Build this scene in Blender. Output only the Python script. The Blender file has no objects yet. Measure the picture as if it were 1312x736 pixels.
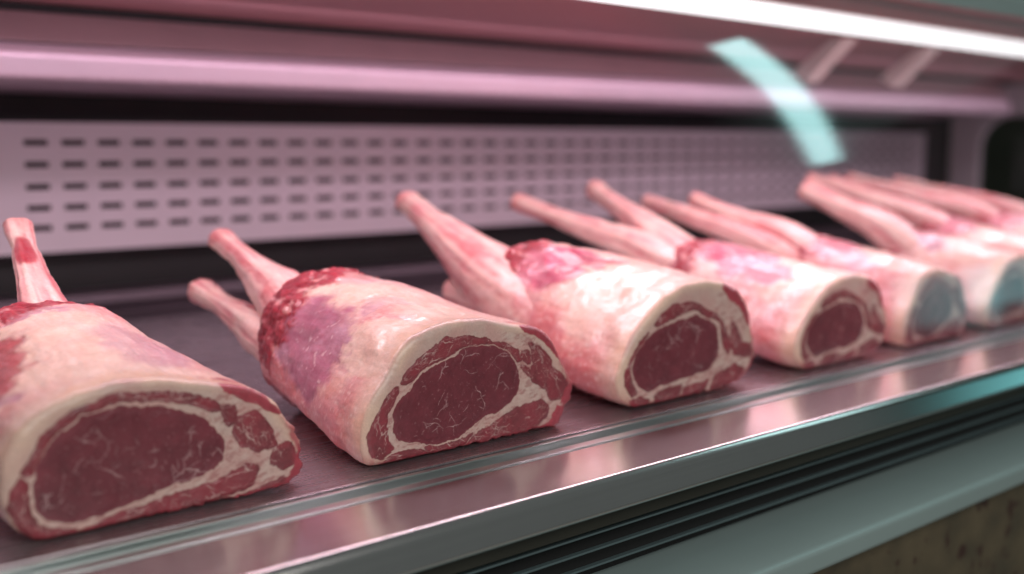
import bpy, math, random
import numpy as np
from mathutils import Vector

S = bpy.context.scene
COL = S.collection
R = math.radians
rng = np.random.default_rng(7)

# ------------------------------------------------------------------ numeric helpers
def _hash(ix, iy, iz, seed):
    h = (ix.astype(np.uint32) * np.uint32(374761393) + iy.astype(np.uint32) * np.uint32(668265263)
         + iz.astype(np.uint32) * np.uint32(2246822519) + np.uint32((seed * 3266489917) & 0xffffffff))
    h = (h ^ (h >> np.uint32(13))) * np.uint32(1274126177)
    h = h ^ (h >> np.uint32(16))
    return (h & np.uint32(0xffffff)).astype(np.float64) / float(0xffffff) * 2 - 1

def vnoise(p, seed=0):
    i = np.floor(p).astype(np.int64); f = p - i
    u = f * f * f * (f * (f * 6 - 15) + 10)
    x, y, z = i[:, 0], i[:, 1], i[:, 2]
    def c(a, b, d): return _hash(x + a, y + b, z + d, seed)
    def l(a, b, t): return a + (b - a) * t
    x00 = l(c(0, 0, 0), c(1, 0, 0), u[:, 0]); x10 = l(c(0, 1, 0), c(1, 1, 0), u[:, 0])
    x01 = l(c(0, 0, 1), c(1, 0, 1), u[:, 0]); x11 = l(c(0, 1, 1), c(1, 1, 1), u[:, 0])
    return l(l(x00, x10, u[:, 1]), l(x01, x11, u[:, 1]), u[:, 2])

def fbm(p, octaves=4, seed=0):
    v = 0; a = 1; s = 0
    for k in range(octaves):
        v = v + a * vnoise(p * (2.03 ** k) + 17.3 * k, seed + k); s += a; a *= .5
    return v / s

def sstep(a, b, x):
    t = np.clip((x - a) / (b - a), 0, 1); return t * t * (3 - 2 * t)

def mixc(a, b, m):
    return a * (1 - m[:, None]) + np.asarray(b) * m[:, None]

def sdf(poly, p):
    """signed distance to a closed polygon, negative inside"""
    poly = np.asarray(poly, float); n = len(poly)
    d = np.full(len(p), 1e9); s = np.ones(len(p))
    for i in range(n):
        a = poly[i]; b = poly[i - 1]
        e = b - a; w = p - a
        t = np.clip((w @ e) / (e @ e), 0, 1)
        q = w - t[:, None] * e
        d = np.minimum(d, (q * q).sum(1))
        c1 = p[:, 1] >= a[1]; c2 = p[:, 1] < b[1]; c3 = e[0] * w[:, 1] > e[1] * w[:, 0]
        flip = (c1 & c2 & c3) | (~c1 & ~c2 & ~c3)
        s = np.where(flip, -s, s)
    return s * np.sqrt(d)

def smooth_poly(poly, n=600, sig=6):
    P = np.asarray(poly, float); Q = np.vstack([P, P[:1]])
    L = np.concatenate([[0], np.cumsum(np.linalg.norm(np.diff(Q, axis=0), axis=1))])
    t = np.linspace(0, L[-1], n, endpoint=False)
    X = np.stack([np.interp(t, L, Q[:, k]) for k in (0, 1)], 1)
    r = int(sig * 3); k = np.exp(-.5 * (np.arange(-r, r + 1) / sig) ** 2); k /= k.sum()
    return np.stack([np.convolve(np.concatenate([X[-r:, j], X[:, j], X[:r, j]]), k, 'valid') for j in (0, 1)], 1)

# ------------------------------------------------------------------ scene helpers
def thing(name, label, cat, loc=(0, 0, 0), rz=0, group=None):
    o = bpy.data.objects.new(name, None); COL.objects.link(o)
    o.empty_display_size = .05
    o.location = loc; o.rotation_euler = (0, 0, rz)
    o['label'] = label; o['category'] = cat
    if group: o['group'] = group
    return o

def mesh_obj(name, verts, faces, mat, parent=None, smooth=False, cols=None, label=None):
    me = bpy.data.meshes.new(name)
    me.from_pydata([tuple(map(float, v)) for v in verts] if not isinstance(verts, np.ndarray) else verts.tolist(), [], faces)
    if cols is not None:
        at = me.color_attributes.new('Col', 'FLOAT_COLOR', 'POINT')
        c4 = np.ones((len(cols), 4), np.float32); c4[:, :3] = cols
        at.data.foreach_set('color', c4.ravel())
    if smooth: me.polygons.foreach_set('use_smooth', [True] * len(me.polygons))
    me.materials.append(mat); me.update()
    o = bpy.data.objects.new(name, me); COL.objects.link(o)
    if parent: o.parent = parent
    if label: o['label'] = label
    return o

def bevel(o, w, seg=3):
    m = o.modifiers.new('bevel', 'BEVEL'); m.width = w; m.segments = seg; m.limit_method = 'ANGLE'; m.angle_limit = R(30)
    for p in o.data.polygons: p.use_smooth = True
    m.harden_normals = True
    return o

def prism(name, prof, x0, x1, mat, parent=None, bev=0, label=None):
    """(y,z) profile extruded along x"""
    n = len(prof)
    v = [(x0, y, z) for y, z in prof] + [(x1, y, z) for y, z in prof]
    f = [(i, (i + 1) % n, n + (i + 1) % n, n + i) for i in range(n)] + [tuple(range(n))[::-1], tuple(range(n, 2 * n))]
    o = mesh_obj(name, v, f, mat, parent, label=label)
    import bmesh
    bm = bmesh.new(); bm.from_mesh(o.data); bmesh.ops.recalc_face_normals(bm, faces=bm.faces); bm.to_mesh(o.data); bm.free()
    if bev: bevel(o, bev)
    return o

def rect(y0, y1, z0, z1): return [(y0, z0), (y1, z0), (y1, z1), (y0, z1)]

# ------------------------------------------------------------------ materials
def newmat(name):
    m = bpy.data.materials.new(name); m.use_nodes = True
    nt = m.node_tree; nt.nodes.clear()
    out = nt.nodes.new('ShaderNodeOutputMaterial'); b = nt.nodes.new('ShaderNodeBsdfPrincipled')
    nt.links.new(b.outputs[0], out.inputs[0])
    return m, nt, b

def N(nt, t, **kw):
    n = nt.nodes.new(t)
    for k, v in kw.items():
        if k.startswith('i_'): n.inputs[k[2:].replace('_', ' ')].default_value = v
        else: setattr(n, k, v)
    return n

def steel(name, col=(.56, .55, .56), rough=.3, streak=(3, 260, 260), amp=.12, bump=.05, aniso=0):
    m, nt, b = newmat(name)
    b.inputs['Metallic'].default_value = 1
    tc = N(nt, 'ShaderNodeTexCoord'); mp = N(nt, 'ShaderNodeMapping'); mp.inputs['Scale'].default_value = streak
    nz = N(nt, 'ShaderNodeTexNoise', i_Scale=1.0, i_Detail=4.0)
    nt.links.new(tc.outputs['Object'], mp.inputs[0]); nt.links.new(mp.outputs[0], nz.inputs['Vector'])
    big = N(nt, 'ShaderNodeTexNoise', i_Scale=9.0, i_Detail=5.0, i_Roughness=.65)
    nt.links.new(tc.outputs['Object'], big.inputs['Vector'])
    mr = N(nt, 'ShaderNodeMapRange'); mr.inputs['To Min'].default_value = rough - amp * .6; mr.inputs['To Max'].default_value = rough + amp * .6
    ad = N(nt, 'ShaderNodeMath', operation='ADD'); hf = N(nt, 'ShaderNodeMath', operation='MULTIPLY'); hf.inputs[1].default_value = .5
    nt.links.new(nz.outputs['Fac'], ad.inputs[0]); nt.links.new(big.outputs['Fac'], ad.inputs[1])
    nt.links.new(ad.outputs[0], hf.inputs[0]); nt.links.new(hf.outputs[0], mr.inputs[0]); nt.links.new(mr.outputs[0], b.inputs['Roughness'])
    if aniso:   # brushed along the case: reflections smear across the brushing
        b.inputs['Anisotropic'].default_value = aniso
        tg = N(nt, 'ShaderNodeCombineXYZ'); tg.inputs[1].default_value = 1.0; nt.links.new(tg.outputs[0], b.inputs['Tangent'])
    mx = N(nt, 'ShaderNodeMix', data_type='RGBA'); mx.inputs[6].default_value = (*[c * .82 for c in col], 1); mx.inputs[7].default_value = (*[min(1, c * 1.15) for c in col], 1)
    nt.links.new(hf.outputs[0], mx.inputs[0]); nt.links.new(mx.outputs[2], b.inputs['Base Color'])
    bp = N(nt, 'ShaderNodeBump', i_Strength=bump, i_Distance=.001)
    nt.links.new(nz.outputs['Fac'], bp.inputs['Height']); nt.links.new(bp.outputs[0], b.inputs['Normal'])
    return m

def paint(name, col, rough=.45, metallic=0, var=.15, scale=14):
    m, nt, b = newmat(name)
    b.inputs['Roughness'].default_value = rough; b.inputs['Metallic'].default_value = metallic
    tc = N(nt, 'ShaderNodeTexCoord'); nz = N(nt, 'ShaderNodeTexNoise', i_Scale=float(scale), i_Detail=6.0)
    nt.links.new(tc.outputs['Object'], nz.inputs['Vector'])
    mx = N(nt, 'ShaderNodeMix', data_type='RGBA'); mx.inputs[6].default_value = (*[c * (1 - var) for c in col], 1); mx.inputs[7].default_value = (*[c * (1 + var) for c in col], 1)
    nt.links.new(nz.outputs['Fac'], mx.inputs[0]); nt.links.new(mx.outputs[2], b.inputs['Base Color'])
    return m

def meat(name, rough, sss, sss_scale, fine, bump, coat, fibre=None):
    m, nt, b = newmat(name)
    vc = N(nt, 'ShaderNodeVertexColor', layer_name='Col')
    tc = N(nt, 'ShaderNodeTexCoord')
    nz = N(nt, 'ShaderNodeTexNoise', i_Scale=float(fine), i_Detail=6.0, i_Roughness=.7)
    nt.links.new(tc.outputs['Object'], nz.inputs['Vector'])
    hs = N(nt, 'ShaderNodeHueSaturation'); mr = N(nt, 'ShaderNodeMapRange'); mr.inputs['From Min'].default_value = .25; mr.inputs['From Max'].default_value = .75
    mr.inputs['To Min'].default_value = .86; mr.inputs['To Max'].default_value = 1.12
    nt.links.new(nz.outputs['Fac'], mr.inputs[0]); nt.links.new(mr.outputs[0], hs.inputs['Value']); nt.links.new(vc.outputs['Color'], hs.inputs['Color'])
    nt.links.new(hs.outputs[0], b.inputs['Base Color'])
    rr = N(nt, 'ShaderNodeMapRange'); rr.inputs['To Min'].default_value = rough - .14; rr.inputs['To Max'].default_value = rough + .14
    n2 = N(nt, 'ShaderNodeTexNoise', i_Scale=70.0, i_Detail=4.0); nt.links.new(tc.outputs['Object'], n2.inputs['Vector'])
    nt.links.new(n2.outputs['Fac'], rr.inputs[0]); nt.links.new(rr.outputs[0], b.inputs['Roughness'])
    b.inputs['Subsurface Weight'].default_value = sss; b.inputs['Subsurface Radius'].default_value = (1, .35, .25); b.inputs['Subsurface Scale'].default_value = sss_scale
    b.inputs['Coat Weight'].default_value = coat; b.inputs['Coat Roughness'].default_value = .15
    if fibre:
        mp = N(nt, 'ShaderNodeMapping'); mp.inputs['Scale'].default_value = fibre
        wn = N(nt, 'ShaderNodeTexNoise', i_Scale=40.0, i_Detail=2.0); vm = N(nt, 'ShaderNodeVectorMath', operation='MULTIPLY_ADD'); vm.inputs[1].default_value = (.012, .012, .012)
        nt.links.new(tc.outputs['Object'], wn.inputs['Vector']); nt.links.new(wn.outputs['Color'], vm.inputs[0]); nt.links.new(tc.outputs['Object'], vm.inputs[2])
        nt.links.new(vm.outputs[0], mp.inputs[0])
        fb = N(nt, 'ShaderNodeTexNoise', i_Scale=1.0, i_Detail=5.0, i_Roughness=.6); nt.links.new(mp.outputs[0], fb.inputs['Vector'])
        h2 = N(nt, 'ShaderNodeHueSaturation'); r1 = N(nt, 'ShaderNodeMapRange'); r1.inputs['From Min'].default_value = .3; r1.inputs['From Max'].default_value = .7
        r1.inputs['To Min'].default_value = 1.12; r1.inputs['To Max'].default_value = .88
        r2 = N(nt, 'ShaderNodeMapRange'); r2.inputs['From Min'].default_value = .3; r2.inputs['From Max'].default_value = .7; r2.inputs['To Min'].default_value = .94; r2.inputs['To Max'].default_value = 1.05
        for r_ in (r1, r2): nt.links.new(fb.outputs['Fac'], r_.inputs[0])
        nt.links.new(hs.outputs[0], h2.inputs['Color']); nt.links.new(r1.outputs[0], h2.inputs['Saturation']); nt.links.new(r2.outputs[0], h2.inputs['Value'])
        nt.links.new(h2.outputs[0], b.inputs['Base Color'])
        sm = N(nt, 'ShaderNodeMath', operation='MULTIPLY_ADD'); sm.inputs[1].default_value = 1.6
        nt.links.new(fb.outputs['Fac'], sm.inputs[0]); nt.links.new(nz.outputs['Fac'], sm.inputs[2])
        hgt = sm.outputs[0]
    else: hgt = nz.outputs['Fac']
    bp = N(nt, 'ShaderNodeBump', i_Strength=bump, i_Distance=.0012)
    nt.links.new(hgt, bp.inputs['Height']); nt.links.new(bp.outputs[0], b.inputs['Normal'])
    return m

M_deck = steel('deck_steel', (.55, .49, .52), .27, (2.0, 300, 300), .10, .007, .75)
M_deck.node_tree.nodes['Principled BSDF'].inputs['Metallic'].default_value = .93
M_steel = steel('brushed_steel', (.68, .67, .66), .20, (2.0, 420, 420), .05, .004, .35)
M_lip = steel('polished_steel', (.60, .66, .65), .3, (.6, 300, 300), .0, .0)
M_panel = paint('panel_enamel', (.58, .52, .57), .42, .35, .06)
M_shelf = paint('shelf_enamel', (.66, .54, .62), .35, .5, .06)
M_fascia = paint('fascia_enamel', (.36, .26, .27), .4, .5, .1)
M_canopy = paint('canopy_enamel', (.42, .21, .22), .5, .2, .1, 5)
M_dark = paint('dark_plastic', (.012, .011, .013), .5, 0, .3)
M_slat = paint('slat_plastic', (.075, .11, .115), .4, 0, .2)
M_black = paint('black_void', (.003, .003, .003), .8)
M_rear = paint('dark_steel', (.085, .068, .08), .4, .6, .2)
M_olive = paint('olive_trim', (.028, .028, .021), .5, .2, .2)
M_bump = paint('bumper_vinyl', (.29, .38, .37), .38, .3, .05)
M_frame = paint('frame_enamel', (.66, .62, .65), .4, .2, .06)
M_plate = paint('plate_enamel', (.86, .86, .84), .35, .1, .05)
M_body = meat('meat_outer', .34, .22, .006, 260, .30, .30, (150, 32, 150))
M_face = meat('meat_cut', .38, .10, .003, 520, .36, .28)
M_bone = meat('meat_bone', .38, .15, .004, 260, .26, .2, (170, 34, 120))

def emis(name, col, st):
    m = bpy.data.materials.new(name); m.use_nodes = True; nt = m.node_tree; nt.nodes.clear()
    e = N(nt, 'ShaderNodeEmission'); e.inputs[0].default_value = (*col, 1); e.inputs[1].default_value = st
    o = N(nt, 'ShaderNodeOutputMaterial'); nt.links.new(e.outputs[0], o.inputs[0]); return m
M_tube = emis('lit_tube', (1, .94, .97), 1.9)

def thin_glass(name, tint, ior=1.5, gain=1.7, rough=.02, edge=False):
    m = bpy.data.materials.new(name); m.use_nodes = True; nt = m.node_tree; nt.nodes.clear()
    t = N(nt, 'ShaderNodeBsdfTransparent'); t.inputs[0].default_value = (*tint, 1)
    g = N(nt, 'ShaderNodeBsdfGlossy'); g.inputs['Roughness'].default_value = rough; g.inputs[0].default_value = (.9, 1, 1, 1)
    fr = N(nt, 'ShaderNodeFresnel'); fr.inputs[0].default_value = ior
    ml = N(nt, 'ShaderNodeMath', operation='MULTIPLY', use_clamp=True); ml.inputs[1].default_value = gain
    mx = N(nt, 'ShaderNodeMixShader'); o = N(nt, 'ShaderNodeOutputMaterial')
    nt.links.new(fr.outputs[0], ml.inputs[0]); nt.links.new(ml.outputs[0], mx.inputs[0])
    if edge:   # reflection and tint ramped up by vertex colour, hiding the pane's edge
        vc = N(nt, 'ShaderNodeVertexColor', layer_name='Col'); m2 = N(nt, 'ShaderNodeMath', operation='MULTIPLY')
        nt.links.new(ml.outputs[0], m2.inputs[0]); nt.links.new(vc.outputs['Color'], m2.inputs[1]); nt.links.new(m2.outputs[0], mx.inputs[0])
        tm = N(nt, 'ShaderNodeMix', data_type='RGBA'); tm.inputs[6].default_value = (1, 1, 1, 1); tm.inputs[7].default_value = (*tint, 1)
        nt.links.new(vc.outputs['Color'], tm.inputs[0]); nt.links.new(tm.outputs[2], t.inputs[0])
    nt.links.new(t.outputs[0], mx.inputs[1]); nt.links.new(g.outputs[0], mx.inputs[2]); nt.links.new(mx.outputs[0], o.inputs[0])
    return m
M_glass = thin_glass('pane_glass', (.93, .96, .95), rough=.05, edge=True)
M_winglass = thin_glass('dark_glass', (.30, .33, .30), 1.5, 1.2, .1)

def mottled():
    m, nt, b = newmat('mottled_laminate'); b.inputs['Roughness'].default_value = .6
    tc = N(nt, 'ShaderNodeTexCoord')
    n1 = N(nt, 'ShaderNodeTexNoise', i_Scale=13.0, i_Detail=3.0); n2 = N(nt, 'ShaderNodeTexNoise', i_Scale=38.0, i_Detail=2.0)
    for n in (n1, n2): nt.links.new(tc.outputs['Object'], n.inputs['Vector'])
    cr = N(nt, 'ShaderNodeValToRGB'); e = cr.color_ramp.elements
    e[0].position = .30; e[0].color = (.05, .044, .028, 1); e[1].position = .72; e[1].color = (.13, .105, .062, 1)
    x = e.new(.5); x.color = (.09, .072, .042, 1)
    c2 = N(nt, 'ShaderNodeValToRGB'); c2.color_ramp.elements[0].position = .60; c2.color_ramp.elements[1].position = .70
    mx = N(nt, 'ShaderNodeMix', data_type='RGBA'); mx.inputs[7].default_value = (.04, .018, .012, 1)
    nt.links.new(n1.outputs['Fac'], cr.inputs[0]); nt.links.new(n2.outputs['Fac'], c2.inputs[0])
    nt.links.new(c2.outputs[0], mx.inputs[0]); nt.links.new(cr.outputs[0], mx.inputs[6]); nt.links.new(mx.outputs[2], b.inputs['Base Color'])
    return m
M_mottle = mottled()

# ------------------------------------------------------------------ the display case
XL, XR = -.55, 3.26
case = thing('display_case', 'refrigerated steel butcher display case holding the row of meat joints', 'display case', (0, .69, 0))
case_inv = Vector((0, -.69, 0))
def P(prof): return [(y - .69, z) for y, z in prof]
def CP(name, prof, mat, x0=XL, x1=XR, bev=0, parent=None, label=None):
    return prism(name, P(prof), x0, x1, mat, parent or case, bev, label)

CP('deck', [(.692, -.006), (1.56, -.006), (1.56, 0), (.70, 0), (.696, .0015), (.692, .0015)], M_deck, bev=.001)
# glass channel along the front of the deck
CP('glass_channel', [(.690, .0005), (.6845, .0005), (.6845, -.007), (.6725, -.007), (.6725, -.0015), (.662, -.0015), (.662, -.02), (.690, -.02)], M_lip, bev=.0008)
CP('front_rail', [(.6605, -.002), (.593, -.004), (.589, -.008), (.5835, -.030), (.590, -.034), (.6605, -.034)], M_steel, bev=.0025)
CP('trim_board', rect(.604, .66, -.051, -.0345), M_olive, bev=.001)
vent = CP('vent_grille', rect(.632, .66, -.104, -.0515), M_black)
for k, (y, z) in enumerate([(.606, -.0575), (.606, -.0715), (.606, -.0855)]):
    CP('vent_slat', [(y + .006, z), (y + .012, z - .0005), (y + .012, z - .0022), (y + .006, z - .0018)], M_slat, bev=.0004, parent=vent)
CP('bumper_rail', [(.66, -.112), (.66, -.1045), (.603, -.102), (.552, -.106), (.546, -.110), (.546, -.128), (.551, -.132), (.66, -.132)], M_bump, bev=.004)
CP('base_panel', rect(.575, .66, -.95, -.134), M_mottle)

# rear of the case: stepped ledges, dark back, slotted panel
CP('rear_ledge', [(1.562, -.006), (1.72, -.006), (1.72, .036), (1.676, .033), (1.668, .016), (1.615, .012), (1.609, .006), (1.562, .004)], M_rear, bev=.003)
CP('rear_wall', rect(1.745, 1.76, -.006, .50), M_dark)

def slotted_panel():
    x0, pitch, w = .494, .0536, .034
    rows = [.2623, .2300, .1972, .1661, .1361]; h = .0085
    xs = [XL]; holes = []
    k0 = 0
    nsl = 46
    for k in range(nsl):
        c = x0 + k * pitch
        if c + w / 2 > 2.93: break
        holes.append((len(xs), len(xs) + 1)); xs += [c - w / 2, c + w / 2]
    xs.append(2.995)
    zs = [.099]; hz = []
    for z in sorted(rows): hz.append(len(zs)); zs += [z - h / 2, z + h / 2]
    zs.append(.292)
    hx = {a for a, b in holes}
    v = [(x, 0, z) for z in zs for x in xs]; nx = len(xs); f = []
    for j in range(len(zs) - 1):
        for i in range(nx - 1):
            if j in hz and i in hx: continue
            f.append((j * nx + i, j * nx + i + 1, (j + 1) * nx + i + 1, (j + 1) * nx + i))
    o = mesh_obj('slotted_panel', v, f, M_panel, case); o.location = (0, 1.68 - .69, 0)
    m = o.modifiers.new('thick', 'SOLIDIFY'); m.thickness = .004; m.offset = 1
    return o
slotted_panel()
# folded returns of the panel, top and bottom
CP('panel_return', rect(1.686, 1.72, .0995, .1035), M_panel, x1=2.995)
CP('panel_return', rect(1.686, 1.72, .2875, .2915), M_panel, x1=2.995)

# shelf above the panel, canopy and lamp
CP('shelf', [(1.44, .341), (1.742, .336), (1.742, .3865), (1.452, .3865), (1.44, .374)], M_shelf, x1=3.02, bev=.006)
CP('shelf_fascia', [(1.448, .388), (1.742, .388), (1.742, .428), (1.478, .428)], M_fascia, x1=3.02, bev=.002)
CP('shelf_gap', rect(1.48, 1.742, .4285, .4385), M_black, x1=3.12)
CP('canopy', [(.945, .441), (1.742, .439), (1.742, .50), (.90, .50), (.90, .472), (.945, .468)], M_canopy, bev=.003)
tube_h = CP('lamp_housing', [(.902, .4410), (.94, .4410), (.94, .4600), (.902, .4600)], M_canopy, bev=.001)
CP('lamp_tube', [(.905, .422), (.911, .416), (.929, .416), (.935, .422), (.935, .4400), (.905, .4400)], M_tube, parent=tube_h, bev=.004)
for o in (tube_h, tube_h.children[0]):
    for v_ in o.data.vertices: v_.co.z += (1.97 - v_.co.x) * .010 - .0015
CP('top_glass_rail', [(.80, .452), (.86, .472), (.898, .482), (.898, .512), (.86, .503), (.80, .482)], M_bump, bev=.004)

# pale slanted plates under the canopy at the far end
for x in (1.66, 1.94):
    y0, z0, y1, z1 = 1.07, .440, 1.15, .368
    v = []
    for dx in (-.02, .02):
        v += [(x + dx, y0 - .69, z0), (x + dx, y0 - .66, z0), (x + dx, y1 - .66, z1 + .02), (x + dx, y1 - .69, z1)]
    f = [(0, 1, 2, 3), (7, 6, 5, 4)] + [(i, i + 4, (i + 1) % 4 + 4, (i + 1) % 4) for i in range(4)]
    bevel(mesh_obj('pale_plate', v, f, M_plate, case), .004)

# end panel with a rounded window opening
def end_panel():
    def rr(y0, y1, z0, z1, r, n=10):
        pts = []
        for cy, cz, a0 in ((y1 - r, z1 - r, 0), (y0 + r, z1 - r, 90), (y0 + r, z0 + r, 180), (y1 - r, z0 + r, 270)):
            for k in range(n + 1):
                a = R(a0 + 90 * k / n); pts.append((cy + r * math.cos(a), cz + r * math.sin(a)))
        return pts
    inn = rr(.86, 1.648, .03, .345, .10); n = len(inn)
    cy, cz = 1.25, .20
    y0, y1, z0, z1 = .69, 1.742, -.006, .437
    out = []
    for y, z in inn:
        dy, dz = y - cy, z - cz
        t = min(((y1 if dy > 0 else y0) - cy) / dy if abs(dy) > 1e-6 else 9, ((z1 if dz > 0 else z0) - cz) / dz if abs(dz) > 1e-6 else 9)
        out.append((cy + dy * t, cz + dz * t))
    v = []
    for x in (XR + .002, XR + .04):
        v += [(x, y - .69, z) for y, z in inn] + [(x, y - .69, z) for y, z in out]
    f = []
    for i in range(n):
        j = (i + 1) % n
        f += [(i, j, n + j, n + i), (2 * n + i, 3 * n + i, 3 * n + j, 2 * n + j), (i, 2 * n + i, 2 * n + j, j), (n + i, n + j, 3 * n + j, 3 * n + i)]
    e = mesh_obj('end_panel', v, f, M_frame, case)
    bevel(e, .004)
    w = mesh_obj('window_pane', [(XR + .02, y - .69, z) for y, z in inn], [tuple(range(n))], M_winglass, e)
end_panel()

# curved front pane over the far end of the case
def cat(Pn, n=10):
    Pn = np.array(Pn, float); Pn = np.vstack([2 * Pn[0] - Pn[1], Pn, 2 * Pn[-1] - Pn[-2]]); out = []
    for i in range(1, len(Pn) - 2):
        a, b, c, d = Pn[i - 1:i + 3]
        for t in np.linspace(0, 1, n, endpoint=False):
            out.append(.5 * ((2 * b) + (-a + c) * t + (2 * a - 5 * b + 4 * c - d) * t * t + (-a + 3 * b - 3 * c + d) * t ** 3))
    out.append(Pn[-2]); return np.array(out)
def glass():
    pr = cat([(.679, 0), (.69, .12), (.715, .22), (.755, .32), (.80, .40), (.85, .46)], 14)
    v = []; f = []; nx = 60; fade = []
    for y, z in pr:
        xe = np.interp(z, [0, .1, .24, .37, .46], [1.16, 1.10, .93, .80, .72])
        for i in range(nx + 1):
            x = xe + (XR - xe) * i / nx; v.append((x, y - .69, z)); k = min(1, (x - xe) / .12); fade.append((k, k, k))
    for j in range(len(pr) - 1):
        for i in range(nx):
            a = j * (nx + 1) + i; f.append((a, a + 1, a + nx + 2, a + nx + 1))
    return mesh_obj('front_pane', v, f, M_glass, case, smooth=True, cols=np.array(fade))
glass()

# ------------------------------------------------------------------ the meat
def zoomed(u0, v0, sc, L): return [(u0 + x / sc, v0 + y / sc) for x, y in L]
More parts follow.
